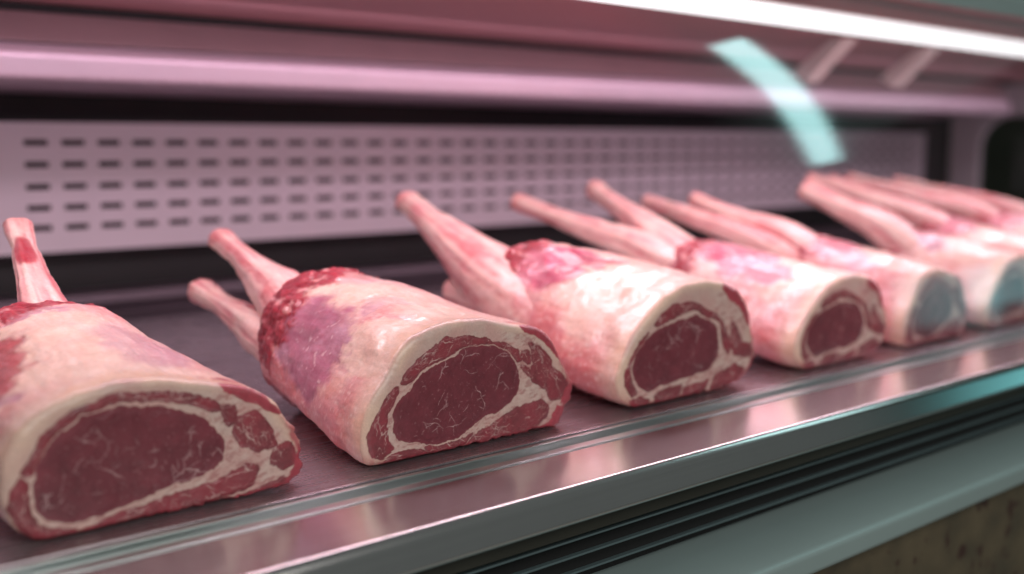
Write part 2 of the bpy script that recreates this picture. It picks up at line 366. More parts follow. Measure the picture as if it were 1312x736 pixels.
# traced outlines of the cut faces: cm in the plane of the cut, x right of the joint's middle, z above the deck
FACES = {
 'A': dict(outline=[(-7.36, 0.12), (-9.1, 0.12), (-10.41, 1.25), (-11.07, 3.08), (-10.97, 5.39), (-10.06, 7.55), (-8.43, 8.94), (-6.16, 9.67), (-3.12, 10.12), (0.04, 9.85), (3.75, 8.92), (6.5, 8.22), (8.31, 7.03), (9.32, 5.51), (10.21, 3.78), (10.65, 2.3), (10.34, 0.76), (9.57, 0.12), (7.85, 0.12), (4.97, 0.12), (2.2, 0.12), (-0.79, 0.12), (-4.33, 0.12)],
  muscles=[
   ('eye', [(-9.19, 3.69), (-8.79, 5.3), (-7.59, 6.94), (-5.58, 8.14), (-3.21, 8.28), (-0.41, 7.83), (2.51, 6.67), (3.92, 5.01), (3.93, 3.27), (2.34, 2.38), (0.07, 2.02), (-2.48, 1.55), (-4.93, 1.09), (-6.93, 1.05), (-8.52, 1.56), (-9.11, 2.38)]),
   ('side', [(-9.74, 4.98), (-8.37, 7.18), (-6.37, 8.61), (-3.51, 9.1), (0.36, 8.83), (3.63, 7.68), (3.76, 6.99), (2.54, 7.37), (-0.02, 8.32), (-3.36, 8.69), (-6.06, 8.29), (-7.91, 7.0), (-9.29, 4.72)]),
   ('side', [(-10.7, 2.66), (-10.41, 3.95), (-9.85, 4.67), (-9.57, 4.11), (-9.71, 2.78), (-9.1, 1.28), (-8.24, 0.73), (-6.63, 0.42), (-6.67, 0.12), (-8.6, 0.12), (-9.96, 1.14)]),
   ('side', [(5.31, 6.36), (6.76, 6.43), (7.83, 4.98), (8.41, 3.59), (6.95, 3.47), (5.47, 4.05), (4.87, 5.3)]),
   ('side', [(8.2, 3.43), (9.6, 3.49), (9.98, 1.95), (8.86, 1.54), (7.95, 2.34)]),
   ('side', [(3.92, 7.26), (5.02, 7.09), (5.13, 5.93), (4.49, 5.74), (4.05, 6.42)]),
   ('red', [(4.14, 8.94), (6.1, 8.4), (7.7, 7.43), (8.99, 5.76), (8.4, 5.85), (6.86, 7.02), (5.28, 7.69), (4.35, 8.31)]),
   ('side', [(-6.31, 0.2), (-3.21, 0.91), (-0.33, 1.15), (3.09, 1.77), (5.9, 2.59), (6.91, 2.16), (6.25, 1.01), (3.43, 0.41), (0.35, 0.12), (-2.58, 0.12), (-5.36, 0.12)]),
   ('side', [(4.19, 0.12), (6.23, 0.43), (8.75, 0.89), (10.03, 0.51), (9.14, 0.12), (7.02, 0.12), (4.97, 0.12)]),
   ('red', [(9.85, 1.66), (10.19, 3.19), (10.65, 2.3), (10.38, 0.75), (9.36, 0.12), (8.73, 0.12)]),
  ]),
 'B': dict(outline=[(-11.29, 0.28), (-11.66, 1.6), (-11.48, 3.87), (-10.52, 5.81), (-8.92, 7.69), (-7.88, 9.29), (-6.6, 10.29), (-4.23, 10.96), (-1.8, 11.24), (1.24, 11.06), (4.41, 10.17), (6.88, 9.8), (8.58, 8.75), (9.74, 7.09), (10.49, 5.69), (11.39, 4.24), (11.55, 2.66), (10.82, 1.88), (10.24, 0.64), (8.92, 0.12), (7.49, 0.12), (5.24, 0.12), (3.33, 0.12), (0.93, 0.12), (-2.14, 0.12), (-3.88, 0.12), (-6.29, 0.12), (-9.07, 0.12), (-10.42, 0.12)],
  muscles=[
   ('eye', [(-8.76, 4.19), (-8.41, 4.91), (-7.83, 5.4), (-7.01, 5.77), (-6.66, 6.4), (-5.47, 7.22), (-3.79, 7.88), (-2.07, 8.32), (-1.44, 8.79), (0.46, 8.82), (2.01, 8.53), (3.47, 7.67), (4.41, 6.49), (4.82, 5.17), (4.55, 4.14), (3.73, 3.21), (2.26, 2.7), (0.69, 2.54), (-0.35, 1.98), (-1.37, 1.54), (-2.38, 1.1), (-3.86, 0.96), (-5.07, 0.98), (-6.26, 1.39), (-7.43, 1.56), (-8.34, 2.06), (-8.78, 2.83)]),
   ('side', [(-7.92, 6.68), (-7.33, 7.47), (-6.16, 8.39), (-4.73, 9.19), (-3.28, 9.81), (-0.81, 9.74), (1.23, 9.28), (1.75, 8.87), (-0.31, 9.0), (-1.81, 8.89), (-3.54, 8.31), (-5.46, 7.67), (-6.65, 6.95), (-7.58, 6.53)]),
   ('side', [(-11.0, 1.48), (-10.98, 2.82), (-10.15, 4.41), (-9.07, 5.88), (-8.22, 6.34), (-8.56, 5.42), (-9.32, 4.47), (-9.56, 3.35), (-9.3, 1.94), (-8.76, 1.26), (-9.27, 1.06), (-9.84, 0.68), (-10.61, 0.98)]),
   ('side', [(1.88, 8.9), (3.07, 8.65), (4.54, 7.85), (5.01, 6.94), (4.63, 6.72), (3.87, 7.57), (2.8, 8.23)]),
   ('side', [(6.05, 8.4), (7.17, 7.84), (8.31, 6.84), (8.74, 5.7), (10.05, 4.87), (10.8, 3.88), (10.51, 2.92), (9.49, 2.64), (8.47, 2.9), (8.04, 3.84), (6.48, 4.72), (6.11, 5.63), (6.47, 6.65)]),
   ('side', [(5.09, 7.57), (5.72, 7.64), (6.14, 6.95), (6.0, 6.45), (5.28, 6.76)]),
   ('side', [(5.09, 6.36), (5.84, 6.05), (6.06, 5.38), (5.28, 5.91)]),
   ('red', [(4.95, 10.05), (6.88, 9.75), (8.58, 8.64), (9.8, 7.04), (10.34, 5.66), (9.02, 7.14), (7.22, 8.65), (5.63, 9.47)]),
   ('side', [(-1.13, 0.12), (-0.35, 0.91), (1.2, 1.47), (3.33, 2.17), (5.51, 2.78), (7.47, 2.88), (8.22, 2.24), (8.11, 1.43), (7.14, 0.72), (5.52, 0.13), (3.33, 0.12), (1.2, 0.12), (-0.36, 0.12)]),
   ('red', [(8.4, 0.72), (9.35, 2.0), (10.32, 1.69), (10.67, 1.23), (9.94, 0.47), (8.92, 0.12), (7.49, 0.12), (6.64, 0.12)]),
   ('red', [(9.78, 2.26), (10.36, 3.5), (11.39, 4.01), (11.55, 2.66), (10.67, 2.08)]),
   ('side', [(-5.55, 0.82), (-3.62, 0.67), (-1.88, 0.87), (-0.61, 1.16), (-1.38, 0.51), (-2.64, 0.12), (-4.36, 0.12), (-5.27, 0.37)]),
   ('side', [(-9.62, 0.25), (-9.05, 0.68), (-7.44, 0.78), (-6.03, 0.71), (-5.27, 0.17), (-6.04, 0.12), (-7.46, 0.12), (-9.07, 0.12)]),
  ]),
 'C': dict(outline=[(-10.93, 2.09), (-11.19, 3.39), (-10.4, 5.17), (-8.82, 7.5), (-6.74, 9.28), (-4.3, 10.9), (-1.45, 11.86), (2.02, 12.1), (5.14, 11.53), (7.49, 10.51), (9.02, 8.71), (9.79, 6.31), (10.42, 4.12), (10.24, 2.49), (9.18, 1.21), (7.03, 0.34), (3.49, 0.12), (0.1, 0.12), (-3.18, 0.12), (-6.34, 0.12), (-8.8, 0.12), (-10.32, 0.9)],
  muscles=[
   ('eye', [(-9.04, 4.15), (-8.63, 5.57), (-7.38, 6.87), (-5.31, 7.7), (-2.47, 8.25), (0.47, 8.39), (2.52, 7.73), (3.7, 6.47), (4.12, 4.65), (3.65, 3.34), (2.3, 2.61), (0.01, 2.3), (-2.61, 2.11), (-4.84, 1.88), (-6.71, 1.53), (-7.94, 2.14), (-8.81, 3.05)]),
   ('side', [(-6.1, 8.21), (-5.04, 9.21), (-3.16, 9.89), (-0.9, 10.0), (1.11, 9.37), (3.18, 8.38), (4.19, 7.19), (3.2, 7.88), (0.45, 8.99), (-1.53, 9.12), (-2.49, 8.82), (-4.39, 8.37), (-5.63, 7.95)]),
   ('side', [(-10.06, 2.6), (-10.08, 3.87), (-9.37, 5.25), (-8.11, 6.74), (-6.91, 7.53), (-7.98, 6.3), (-9.16, 5.22), (-9.54, 3.79), (-9.1, 2.46), (-8.39, 1.71), (-9.2, 1.41)]),
   ('side', [(4.42, 7.53), (5.16, 6.58), (5.76, 4.91), (5.52, 3.84), (4.89, 4.56), (4.36, 6.4)]),
   ('side', [(6.08, 7.35), (7.44, 5.75), (7.99, 4.83), (9.33, 4.44), (9.54, 3.05), (8.36, 3.15), (6.45, 3.67), (5.84, 4.72)]),
   ('red', [(4.62, 11.35), (6.77, 10.58), (8.65, 8.87), (9.49, 6.46), (8.64, 6.62), (7.38, 8.83), (5.63, 9.72), (4.3, 10.75)]),
   ('side', [(-9.28, 0.95), (-7.92, 1.17), (-6.68, 0.55), (-6.97, 0.12), (-8.51, 0.12)]),
   ('side', [(-6.01, 0.88), (-4.2, 1.48), (-1.78, 1.39), (-2.31, 0.58), (-3.84, 0.15), (-5.67, 0.12)]),
   ('side', [(-1.54, 1.09), (2.41, 1.35), (1.92, 0.62), (0.09, 0.12), (-1.73, 0.12)]),
   ('side', [(3.5, 1.72), (6.75, 2.59), (8.34, 1.8), (7.37, 0.76), (4.18, 0.48), (2.86, 0.35)]),
   ('red', [(8.8, 1.5), (9.48, 2.82), (10.35, 3.18), (10.24, 2.37), (9.25, 1.25), (7.38, 0.48), (6.65, 0.63)]),
  ]),
}

def spec_of(key, cz, ln, rear, sx=1.0, sz=1.0, skew=0.0, pw=.9):
    f = FACES[key]
    def tr(poly): return [(x * sx + skew * z, z * sz) for x, z in poly]
    return dict(outline=tr(f['outline']), muscles=[(k, tr(m)) for k, m in f['muscles']], cz=cz, len=ln, rear=rear, drift=0, pw=pw)


FAT = np.array((.72, .51, .42)); FATW = np.array((.56, .40, .35)); EYE = np.array((.158, .028, .040)); RED = np.array((.36, .05, .07))
SIDE = np.array((.21, .040, .050))

def radial(outline, cz, na):
    q = smooth_poly(outline, 1200, 9); a = np.arctan2(q[:, 1] - cz, q[:, 0]); r = np.hypot(q[:, 0], q[:, 1] - cz)
    o = np.argsort(a); a = a[o]; r = r[o]
    A = np.linspace(-math.pi, math.pi, na, endpoint=False)
    return A, np.interp(A, np.r_[a - 2 * math.pi, a, a + 2 * math.pi], np.r_[r, r, r])

def strokes(poly, q, seed, n, along=None, long=1.0):
    rg = np.random.default_rng(seed * 13 + 5)
    lo = poly.min(0); hi = poly.max(0); out = np.zeros(len(q)); made = 0; tries = 0
    segs = []
    while made < n:
        c = lo + (hi - lo) * rg.random(2)
        tries += 1
        if tries > 900: break
        if sdf(poly, c[None])[0] > (-.25 if along is None else -.06): continue
        made += 1
        ang = (rg.choice([.65, .75, 1.2, -.5]) + rg.normal() * .35) if along is None else along + rg.normal() * .18
        L = long * (rg.gamma(2.2, .46) + .25); w = .016 + .032 * rg.random() * min(1, L)
        def walk(p, a, L, w):
            k = max(3, int(L / .16)); st = L / k
            for i in range(k):
                a += rg.normal() * .30; e = p + st * np.array((math.cos(a), math.sin(a)))
                f = 1 - .7 * abs(2 * (i + .5) / k - 1)
                segs.append((p, e, w * f)); p = e
                if L > .6 and rg.random() < .16: walk(p, a + rg.choice([-1, 1]) * (.6 + .5 * rg.random()), L * .4, w * .8)
        walk(c, ang, L, w)
    for a, e, w in segs:
        mn = np.minimum(a, e) - .08; mx = np.maximum(a, e) + .08
        k = np.where((q[:, 0] > mn[0]) & (q[:, 0] < mx[0]) & (q[:, 1] > mn[1]) & (q[:, 1] < mx[1]))[0]
        if not len(k): continue
        v = e - a; r = q[k] - a; t = np.clip(r @ v / (v @ v), 0, 1); d = np.linalg.norm(r - t[:, None] * v, axis=1)
        out[k] = np.maximum(out[k], sstep(w * 1.5, w * .5, d))
    return out

def make_face(parent, spec, seed, nr, na, warp=1.0):
    cz = spec['cz']; A, Rd = radial(spec['outline'], cz, na)
    # ragged lower right edge
    low = sstep(.25, -.1, np.sin(A)) * sstep(-.9, .2, np.cos(A))
    edge = fbm(np.stack([np.cos(A) * 9, np.sin(A) * 9, A * 0 + seed], 1), 3, seed)
    edge2 = fbm(np.stack([np.cos(A) * 30, np.sin(A) * 30, A * 0 + seed], 1), 2, seed + 8)
    Rd = Rd * (1 + (.05 * edge + .010 * edge2) * low + .007 * edge + .003 * edge2)
    rr = np.linspace(0, 1, nr + 1)[1:] ** .85
    RR, AA = np.meshgrid(rr, np.arange(na), indexing='ij')
    x = (RR * Rd[AA] * np.cos(A[AA])).ravel(); z = (RR * Rd[AA] * np.sin(A[AA])).ravel() + cz
    x = np.r_[0, x]; z = np.r_[cz, z]; rv = np.r_[0, RR.ravel()]
    p = np.stack([x, z], 1); p3 = np.stack([x, z, np.full(len(x), seed * 3.7)], 1)
    w = np.stack([fbm(p3 * .55, 3, seed + 11), fbm(p3 * .55 + 9, 3, seed + 12)], 1) * .22 * warp
    w += np.stack([fbm(p3 * 2.2, 3, seed + 13), fbm(p3 * 2.2 + 5, 3, seed + 14)], 1) * .15
    pw = p + w
    n_lo = fbm(p3 * .5, 3, seed + 1); n_hi = fbm(p3 * 3, 4, seed + 2)
    col = np.tile(FATW, (len(p), 1)) * (1 + .10 * n_lo + .05 * n_hi)[:, None]
    rim = sstep(.80, .97, rv) * sstep(-.5, .1, np.sin(np.arctan2(z - cz, x)) + .35 * (x < 0))
    rim = rim * np.clip(.75 + 1.3 * fbm(p3 * .28 + 21, 3, seed + 6), .15, 1)
    col = mixc(col, FAT * np.array((1.02, 1.0, .92)), rim * .8)
    # faint blood tint of fat
    col = mixc(col, (.52, .26, .24), np.clip(.30 + .9 * n_lo, 0, .55) * (1 - rim))
    hgt = np.zeros(len(p))
    for kind, poly in spec['muscles']:
        poly = smooth_poly(poly, 160, .9)
        d = sdf(poly, pw) - {'eye': .06, 'side': .15, 'red': .06}[kind] - .05 * n_hi
        m = sstep(.035, -.035, d)
        if kind == 'eye':
            c = np.tile(EYE, (len(p), 1)) * (1 + .30 * fbm(p3 * .7, 3, seed + 31) + .10 * n_hi)[:, None]
            c = mixc(c, EYE * 1.35, sstep(-.5, 0, d) * .5)
            # marbling: sparse, thin, branching veins
            q = p + np.stack([fbm(p3 * 1.6, 3, seed + 41), fbm(p3 * 1.6 + 4, 3, seed + 42)], 1) * .16
            vein = strokes(poly, q, seed, spec.get('veins', 26))
            c = mixc(c, (.52, .33, .33), np.clip(vein, 0, 1) * (.62 + .4 * fbm(p3 * 2.5, 2, seed + 47)))
            sp = fbm(p3 * 5.5, 2, seed + 48)
            c = mixc(c, (.36, .17, .18), sstep(.58, .70, sp) * .5)
            hb = .05 * sstep(0, -.8, d)
        elif kind == 'red':
            c = np.tile(RED, (len(p), 1)) * (1 + .3 * n_lo + .22 * n_hi)[:, None]; hb = .03 * sstep(0, -.3, d)
        else:
            c = np.tile(SIDE, (len(p), 1)) * (1 + .25 * n_lo + .25 * n_hi)[:, None]
            q = p3 * np.array((1.0, 2.4, 1)) ; q[:, 1] -= p3[:, 0] * .9
            rdg = np.abs(fbm(q * 1.1, 3, seed + 71)); g = sstep(-.05, .25, fbm(p3 * .9 + 8, 2, seed + 72))
            c = mixc(c, (.50, .30, .28), sstep(.035, .010, rdg) * g * .8)
            rdg = np.abs(fbm(p3 * 2.3, 2, seed + 73))
            c = mixc(c, (.48, .28, .26), sstep(.03, .008, rdg) * sstep(.1, .4, n_lo + .2) * .7)
            c = mixc(c, RED * .8, np.clip(.2 + 1.2 * fbm(p3 * .8 + 30, 3, seed + 75), 0, .7))
            pc = poly - poly.mean(0); ev = np.linalg.eigh(pc.T @ pc)[1][:, 1]; area_ = abs(np.dot(poly[:, 0], np.roll(poly[:, 1], 1)) - np.dot(poly[:, 1], np.roll(poly[:, 0], 1))) / 2
            st_ = strokes(poly, p + w * 1.3, seed + int(abs(poly[0, 0]) * 50), int(3 + area_ * 1.1), math.atan2(ev[1], ev[0]), 1.15)
            c = mixc(c, (.56, .38, .35), np.clip(st_ * (.55 + .9 * fbm(p3 * 1.5, 2, seed + 78)), 0, .9))
            c = mixc(c, c * .62, sstep(-.2, .0, d) * .4)
            hb = .06 * sstep(0, -.35, d)
        col = mixc(col * 1, [0, 0, 0], np.zeros(len(p))) * (1 - m[:, None]) + c * m[:, None]
        hgt = np.maximum(hgt, hb * m)
    strand = fbm(np.stack([p[:, 0] * .9 + p[:, 1] * 1.6, p[:, 1] * 3.0 - p[:, 0] * 1.1, p3[:, 2]], 1) + w.repeat(2, 1)[:, :3] * 4, 4, seed + 83)
    gap = (hgt <= 0) * sstep(.90, .84, rv) * np.clip(sstep(1.3, .5, (z - cz) / (.45 * cz)) + sstep(1.5, 4, x), .12, 1)
    col = mixc(col, SIDE * 1.35, sstep(.10, .30, strand) * gap * .45)
    col = mixc(col, (.66, .52, .46), sstep(.12, .3, -strand) * gap * .35)
    de = sdf(smooth_poly([m_ for k_, m_ in spec['muscles'] if k_ == 'eye'][0], 160, .9), pw) - .06
    sw = .08 + .08 * fbm(p3 * .8 + 60, 2, seed + 81)
    ring = sstep(.0, .04, de) * sstep(sw + .03, sw - .03, de)
    col = mixc(col, FATW * np.array((1, .95, .93)), ring * .92); hgt = hgt * (1 - .6 * ring)
    # red sinew on the ragged lower right
    lowv = sstep(.90, .97, rv) * np.r_[0, np.tile(np.maximum(low, sstep(-.25, -.5, np.sin(A)) * .8), nr)]
    col = mixc(col, RED * 1.1, np.clip(lowv * (1 + n_hi), 0, 1) * .85)
    hgt += .02 * n_hi + .05 * fbm(p3 * .35, 2, seed + 3)
    rimR = .45 * (1 + .5 * np.r_[0, np.tile(np.clip(np.sin(A), 0, 1), nr)])
    back = rimR * (1 - np.sqrt(np.clip(1 - (np.clip((rv - .90) / .10, 0, 1)) ** 2, 0, 1)))
    y = back - hgt
    v = np.stack([x, y, z], 1) * .01
    v[:, 2] = np.maximum(v[:, 2], .0012)
    f = [(0, 1 + (i + 1) % na, 1 + i) for i in range(na)]
    for j in range(nr - 1):
        a = 1 + j * na; b = a + na
        f += [(a + i, a + (i + 1) % na, b + (i + 1) % na, b + i) for i in range(na)]
    o = mesh_obj('cut_face', v, f, M_face, parent, True, np.clip(col, 0, 1))
    return A, Rd, rimR[1:na + 1]

def make_body(parent, spec, seed, A, Rd, rimR, na2, nt_, blobs):
    cz = spec['cz']; L = spec['len']; rc = spec['rear']  # (cx, cz, hw, hh) cm
    idx = np.linspace(0, len(A), na2, endpoint=False).astype(int); a = A[idx]; r0 = Rd[idx]; rim = rimR[idx]
    front = np.stack([r0 * np.cos(a), r0 * np.sin(a) + cz], 1)
    rp = 2.4
    den = (np.abs(np.cos(a)) ** rp + np.abs(np.sin(a)) ** rp) ** (1 / rp)
    rear = np.stack([rc[0] + rc[2] * np.cos(a) / den, rc[1] + rc[3] * np.sin(a) / den], 1)
    ts = np.concatenate([np.linspace(0, .86, int(nt_ * .8), endpoint=False), .86 + .14 * np.sin(np.linspace(0, math.pi / 2, nt_ - int(nt_ * .8)))])
    V = []; T = []; AN = []
    for t in ts:
        w = sstep(0, 1, np.array([t ** spec.get('pw', .9)]))[0]
        c = front * (1 - w) + rear * w
        mid = np.array((spec['drift'] * 0 + rc[0] * w, cz * (1 - w) + rc[1] * w))
        bul = 1 + .035 * math.sin(math.pi * min(1, t * 1.1))
        c = mid + (c - mid) * bul
        if t > .86:
            k = math.sqrt(max(0, 1 - ((t - .86) / .14) ** 2)); k = .30 + .70 * k
            c = mid + (c - mid) * k
        y = rim * math.exp(-t / .10) + L * t
        V.append(np.stack([c[:, 0], y + 0 * a, c[:, 1]], 1)); T.append(np.full(na2, t)); AN.append(a)
    V = np.concatenate(V); T = np.concatenate(T); AN = np.concatenate(AN)
    p3 = V.copy(); p3[:, 0] += seed * 31.7
    n1 = fbm(p3 * .16, 3, seed); n2 = fbm(p3 * .55, 4, seed + 5); n3 = fbm(p3 * np.array((1.9, .45, 1.9)), 4, seed + 9); n4 = fbm(p3 * 2.5, 4, seed + 15)
    n1b = fbm(p3 * np.array((.30, .13, .30)) + 55, 3, seed + 25); ncl = fbm(p3 * np.array((.9, .5, .9)) + 11, 4, seed + 27)
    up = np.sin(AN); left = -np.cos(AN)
    # lumps; none at the front rim so that it meets the cut
    amp = sstep(0, .12, T)
    rear_m = sstep(.77, .83, T + .10 * n2 + .05 * n4 + spec.get('collar', .05) * sstep(-.2, .5, left) * sstep(-.4, .2, up))
    ang = np.degrees(AN); masks = []; trim = 0
    for (t0, a0, rt, ra, st, kind) in blobs:
        dt = (T - t0 + .08 * n2 + .03 * n4) / rt; da = ((ang - a0 + 180) % 360 - 180 + 16 * fbm(p3 * .4 + 40, 3, seed + 21)) / ra
        m = sstep(1.14, .74 if kind == 'purple' else .82, np.sqrt(dt * dt + da * da)) * st; masks.append((m, kind))
        if kind in ('purple', 'pink', 'red'): trim = np.maximum(trim, m * .16 * amp * sstep(.95, .8, T))
    nick = np.abs(vnoise(p3 * np.array((.30, .22, .30)) + fbm(p3 * .5, 2, seed + 97)[:, None] * .5, seed + 98))
    disp = -trim - .09 * amp * sstep(.035, .0, nick) * sstep(-.1, .15, n1b) + amp * (.40 * n1 + .12 * n2 + .05 * n3) + rear_m * (.28 * n2 + .16 * n4)
    nrm = np.stack([np.cos(AN), 0 * AN, np.sin(AN)], 1)
    V = V + nrm * disp[:, None]
    # ---- colour
    col = np.tile(FAT, (len(V), 1))
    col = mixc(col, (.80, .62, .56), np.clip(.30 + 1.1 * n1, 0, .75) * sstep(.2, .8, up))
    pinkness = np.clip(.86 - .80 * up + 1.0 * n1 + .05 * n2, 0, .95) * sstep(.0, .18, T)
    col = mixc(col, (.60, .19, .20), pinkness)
    col = mixc(col, (.58, .31, .36), np.clip(1.1 * n1b, 0, .35) * sstep(.05, .2, T))
    # fibrous membrane streaks
    col = mixc(col, (.82, .70, .64), sstep(.06, .0, np.abs(n3)) * .45)
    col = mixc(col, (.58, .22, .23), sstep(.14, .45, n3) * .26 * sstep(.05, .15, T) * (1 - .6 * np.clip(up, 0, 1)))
    thread = np.abs(vnoise(p3 * np.array((1.0, .12, 1.0)) + fbm(p3 * .25, 2, seed + 91)[:, None] * 2.2, seed + 92))
    col = mixc(col, (.84, .74, .68), sstep(.035, .0, thread) * .6 * sstep(-.1, .2, fbm(p3 * .2 + 70, 2, seed + 93)))
    for m, kind in masks:
        if kind == 'purple':
            c = np.tile(np.array((.40, .16, .22)), (len(V), 1)) * (1 + .35 * n2)[:, None]
            c = mixc(c, (.58, .36, .44), np.clip(.3 + 1.5 * n1 + .4 * n4, 0, .8))
            q = p3.copy(); q += fbm(p3 * .35, 2, seed + 33)[:, None] * 1.6
            rdg = np.abs(fbm(q * np.array((.7, .35, .7)), 2, seed + 34)); g = sstep(-.1, .2, fbm(p3 * .3, 2, seed + 35))
            c = mixc(c, (.78, .62, .62), sstep(.03, .006, rdg) * g * .8)
        elif kind == 'pink':
            c = np.tile(np.array((.52, .10, .17)), (len(V), 1)) * (1 + .35 * n2 + .25 * n3)[:, None]
            q = p3 + fbm(p3 * .3, 2, seed + 95)[:, None] * 1.3
            st_ = vnoise(q * np.array((1.1, .28, 1.1)), seed + 96)
            c = mixc(c, (.30, .05, .085), sstep(.15, .5, st_) * .8)
            c = mixc(c, (.78, .50, .52), sstep(-.25, -.5, st_) * .75)
            c = mixc(c, (.82, .66, .62), sstep(.03, .0, np.abs(st_ + .1)) * .7)
            c = mixc(c, (.70, .38, .44), np.clip(1.3 * n1, 0, .5))
        elif kind == 'red':
            c = np.tile(RED, (len(V), 1)) * (1 + .4 * n2 + .3 * n4)[:, None]
        else:
            c = np.tile(np.array((.76, .57, .47)), (len(V), 1)) * (1 + .06 * n2)[:, None]
        col = col * (1 - m[:, None]) + c * m[:, None]
    c = np.tile(np.array((.30, .05, .065)), (len(V), 1)) * (1 + .55 * n4 + .3 * n2)[:, None]
    c = mixc(c, (.66, .34, .33), sstep(.20, .36, ncl) * .8)
    c = mixc(c, (.20, .03, .04), sstep(.2, .45, -ncl) * .6)
    col = col * (1 - rear_m[:, None]) + c * rear_m[:, None]
    # warm cream roll where the fat turns over into the cut
    rimm = sstep(.075, .0, T + .012 * n2 + .11 * (n1b + .1)) * sstep(-.45, .25, up + .30 * (left > 0))
    col = mixc(col, FAT * np.array((1.02, .97, .86)), rimm * .8)
    V[:, 2] = np.maximum(V[:, 2], .12 + .0 * T)
    V *= .01
    nt2 = len(ts); f = []
    for j in range(nt2 - 1):
        s = j * na2; e = s + na2
        f += [(s + i, e + i, e + (i + 1) % na2, s + (i + 1) % na2) for i in range(na2)]
    f.append(tuple(range((nt2 - 1) * na2, nt2 * na2)))
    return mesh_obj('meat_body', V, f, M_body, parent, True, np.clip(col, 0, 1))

def make_shank(parent, path, radii, seed, flat=.8, reds=(), blood=.45, nu=90, na=72, roll=0.0, label=None):
    """a bare shank: tapered, slightly flattened, ridged, with a sawn end of red marrow as a sub-part (path in cm)"""
    C = cat(path, nu // (len(path) - 1)); n = len(C)
    tt = np.linspace(0, 1, n); rad = np.interp(tt, np.linspace(0, 1, len(radii)), radii)
    k = np.exp(-.5 * (np.arange(-9, 10) / 4) ** 2); k /= k.sum(); rad = np.convolve(np.r_[[rad[0]] * 9, rad, [rad[-1]] * 9], k, 'valid')
    tan = np.gradient(C, axis=0); tan /= np.linalg.norm(tan, axis=1)[:, None]
    A = np.linspace(0, 2 * math.pi, na, endpoint=False); V = []; T = []; AA = []
    for i in range(n):
        t = tan[i]; sx = np.cross(t, (0, 0, 1)); sx /= np.linalg.norm(sx); sz = np.cross(sx, t)
        ca, sa = math.cos(roll), math.sin(roll); e1 = sx * ca + sz * sa; e2 = sz * ca - sx * sa
        sq = (np.abs(np.cos(A)) ** 2.7 + np.abs(np.sin(A)) ** 2.7) ** (-1 / 2.7); V.append(C[i] + rad[i] * ((sq * np.cos(A))[:, None] * e1 + flat * (sq * np.sin(A))[:, None] * e2)); T.append(np.full(na, tt[i])); AA.append(A)
    V = np.concatenate(V); T = np.concatenate(T); AA = np.concatenate(AA); CC = np.repeat(C, na, 0)
    p3 = V + seed * 19.1
    n1 = fbm(p3 * .35, 3, seed); n2 = fbm(p3 * 1.2, 4, seed + 3); n4 = fbm(p3 * 3.2, 3, seed + 7)
    str_ = fbm(np.stack([np.cos(AA) * 2.6, np.sin(AA) * 2.6, T * 2.2 + seed], 1), 4, seed + 4)
    d = (V - CC); d /= np.linalg.norm(d, axis=1)[:, None] + 1e-9
    V = V + d * (.16 * n1 + .07 * n2 + .26 * str_ * (1 - .4 * T) - .12 * np.exp(-((T - .80) / .08) ** 2) + .10 * sstep(.9, 1, T))[:, None]
    col = np.tile(np.array((.70, .45, .41)), (len(V), 1))
    col = mixc(col, (.64, .27, .28), np.clip(blood + 1.2 * n1, 0, .9))
    col = mixc(col, (.80, .62, .55), np.clip(.2 + 1.6 * str_, 0, .75))
    col = mixc(col, (.46, .11, .13), sstep(.16, .42, -str_ + .25 * n2) * .65)
    col = mixc(col, (.52, .14, .15), sstep(.28, .02, T + .12 * n2) * np.clip(.35 + 1.2 * n2, 0, .7))
    for (t0, a0, rt, ra) in reds:
        da = ((np.degrees(AA) - a0 + 180) % 360 - 180) / ra
        m = sstep(1.15, .85, (np.abs((T - t0) / rt) ** 3 + np.abs(da) ** 3) ** (1 / 3.) + .12 * n2)
        col = mixc(col, RED * (1), m * .92)
    col = mixc(col, (.62, .22, .22), sstep(.93, 1.0, T) * .55)
    f = []
    for j in range(n - 1):
        s = j * na; e = s + na
        f += [(s + i, s + (i + 1) % na, e + (i + 1) % na, e + i) for i in range(na)]
    f.append(tuple(range(na)))
    sh = mesh_obj('shank', V * .01, f, M_bone, parent, True, np.clip(col * (1 + .06 * n4)[:, None], 0, 1))
    # sawn end
    ring = V[(n - 1) * na:]; c = ring.mean(0); t = tan[-1]
    EV = [c + t * .18]; EC = [(.42, .09, .10)]
    for s, b in ((.3, .20), (.55, .19), (.78, .14), (.92, .07), (1.0, -.02)):
        for i in range(na):
            q = c + (ring[i] - c) * s * .995 + t * b; EV.append(q)
            m = fbm(q[None] * 1.7, 3, seed + 77)[0]
            if s < .6: EC.append(tuple(np.array((.46, .10, .11)) * (1 + .7 * m)))
            elif s < .95: EC.append((.70 + .1 * m, .42 + .2 * m, .38 + .2 * m))
            else: EC.append((.62, .24, .24))
    F = [(0, 1 + i, 1 + (i + 1) % na) for i in range(na)]
    for j in range(4):
        s = 1 + j * na; e = s + na; F += [(s + i, e + i, e + (i + 1) % na, s + (i + 1) % na) for i in range(na)]
    mesh_obj('sawn_end', np.array(EV) * .01, F, M_bone, sh, True, np.clip(np.array(EC), 0, 1))
    if label: sh['label'] = label
    return sh

def joint(label, loc, spec, seed, blobs, shanks, res, rz=0):
    j = thing('meat_joint', label, 'meat joint', loc, rz, 'lamb joints laid out in a row on the steel deck')
    nr, na = res
    A, Rd, rim = make_face(j, spec, seed, nr, na)
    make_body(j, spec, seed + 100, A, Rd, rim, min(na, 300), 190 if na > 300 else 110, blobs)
    for k, s in enumerate(shanks): make_shank(j, seed=seed + 200 + 17 * k, **s)
    return j

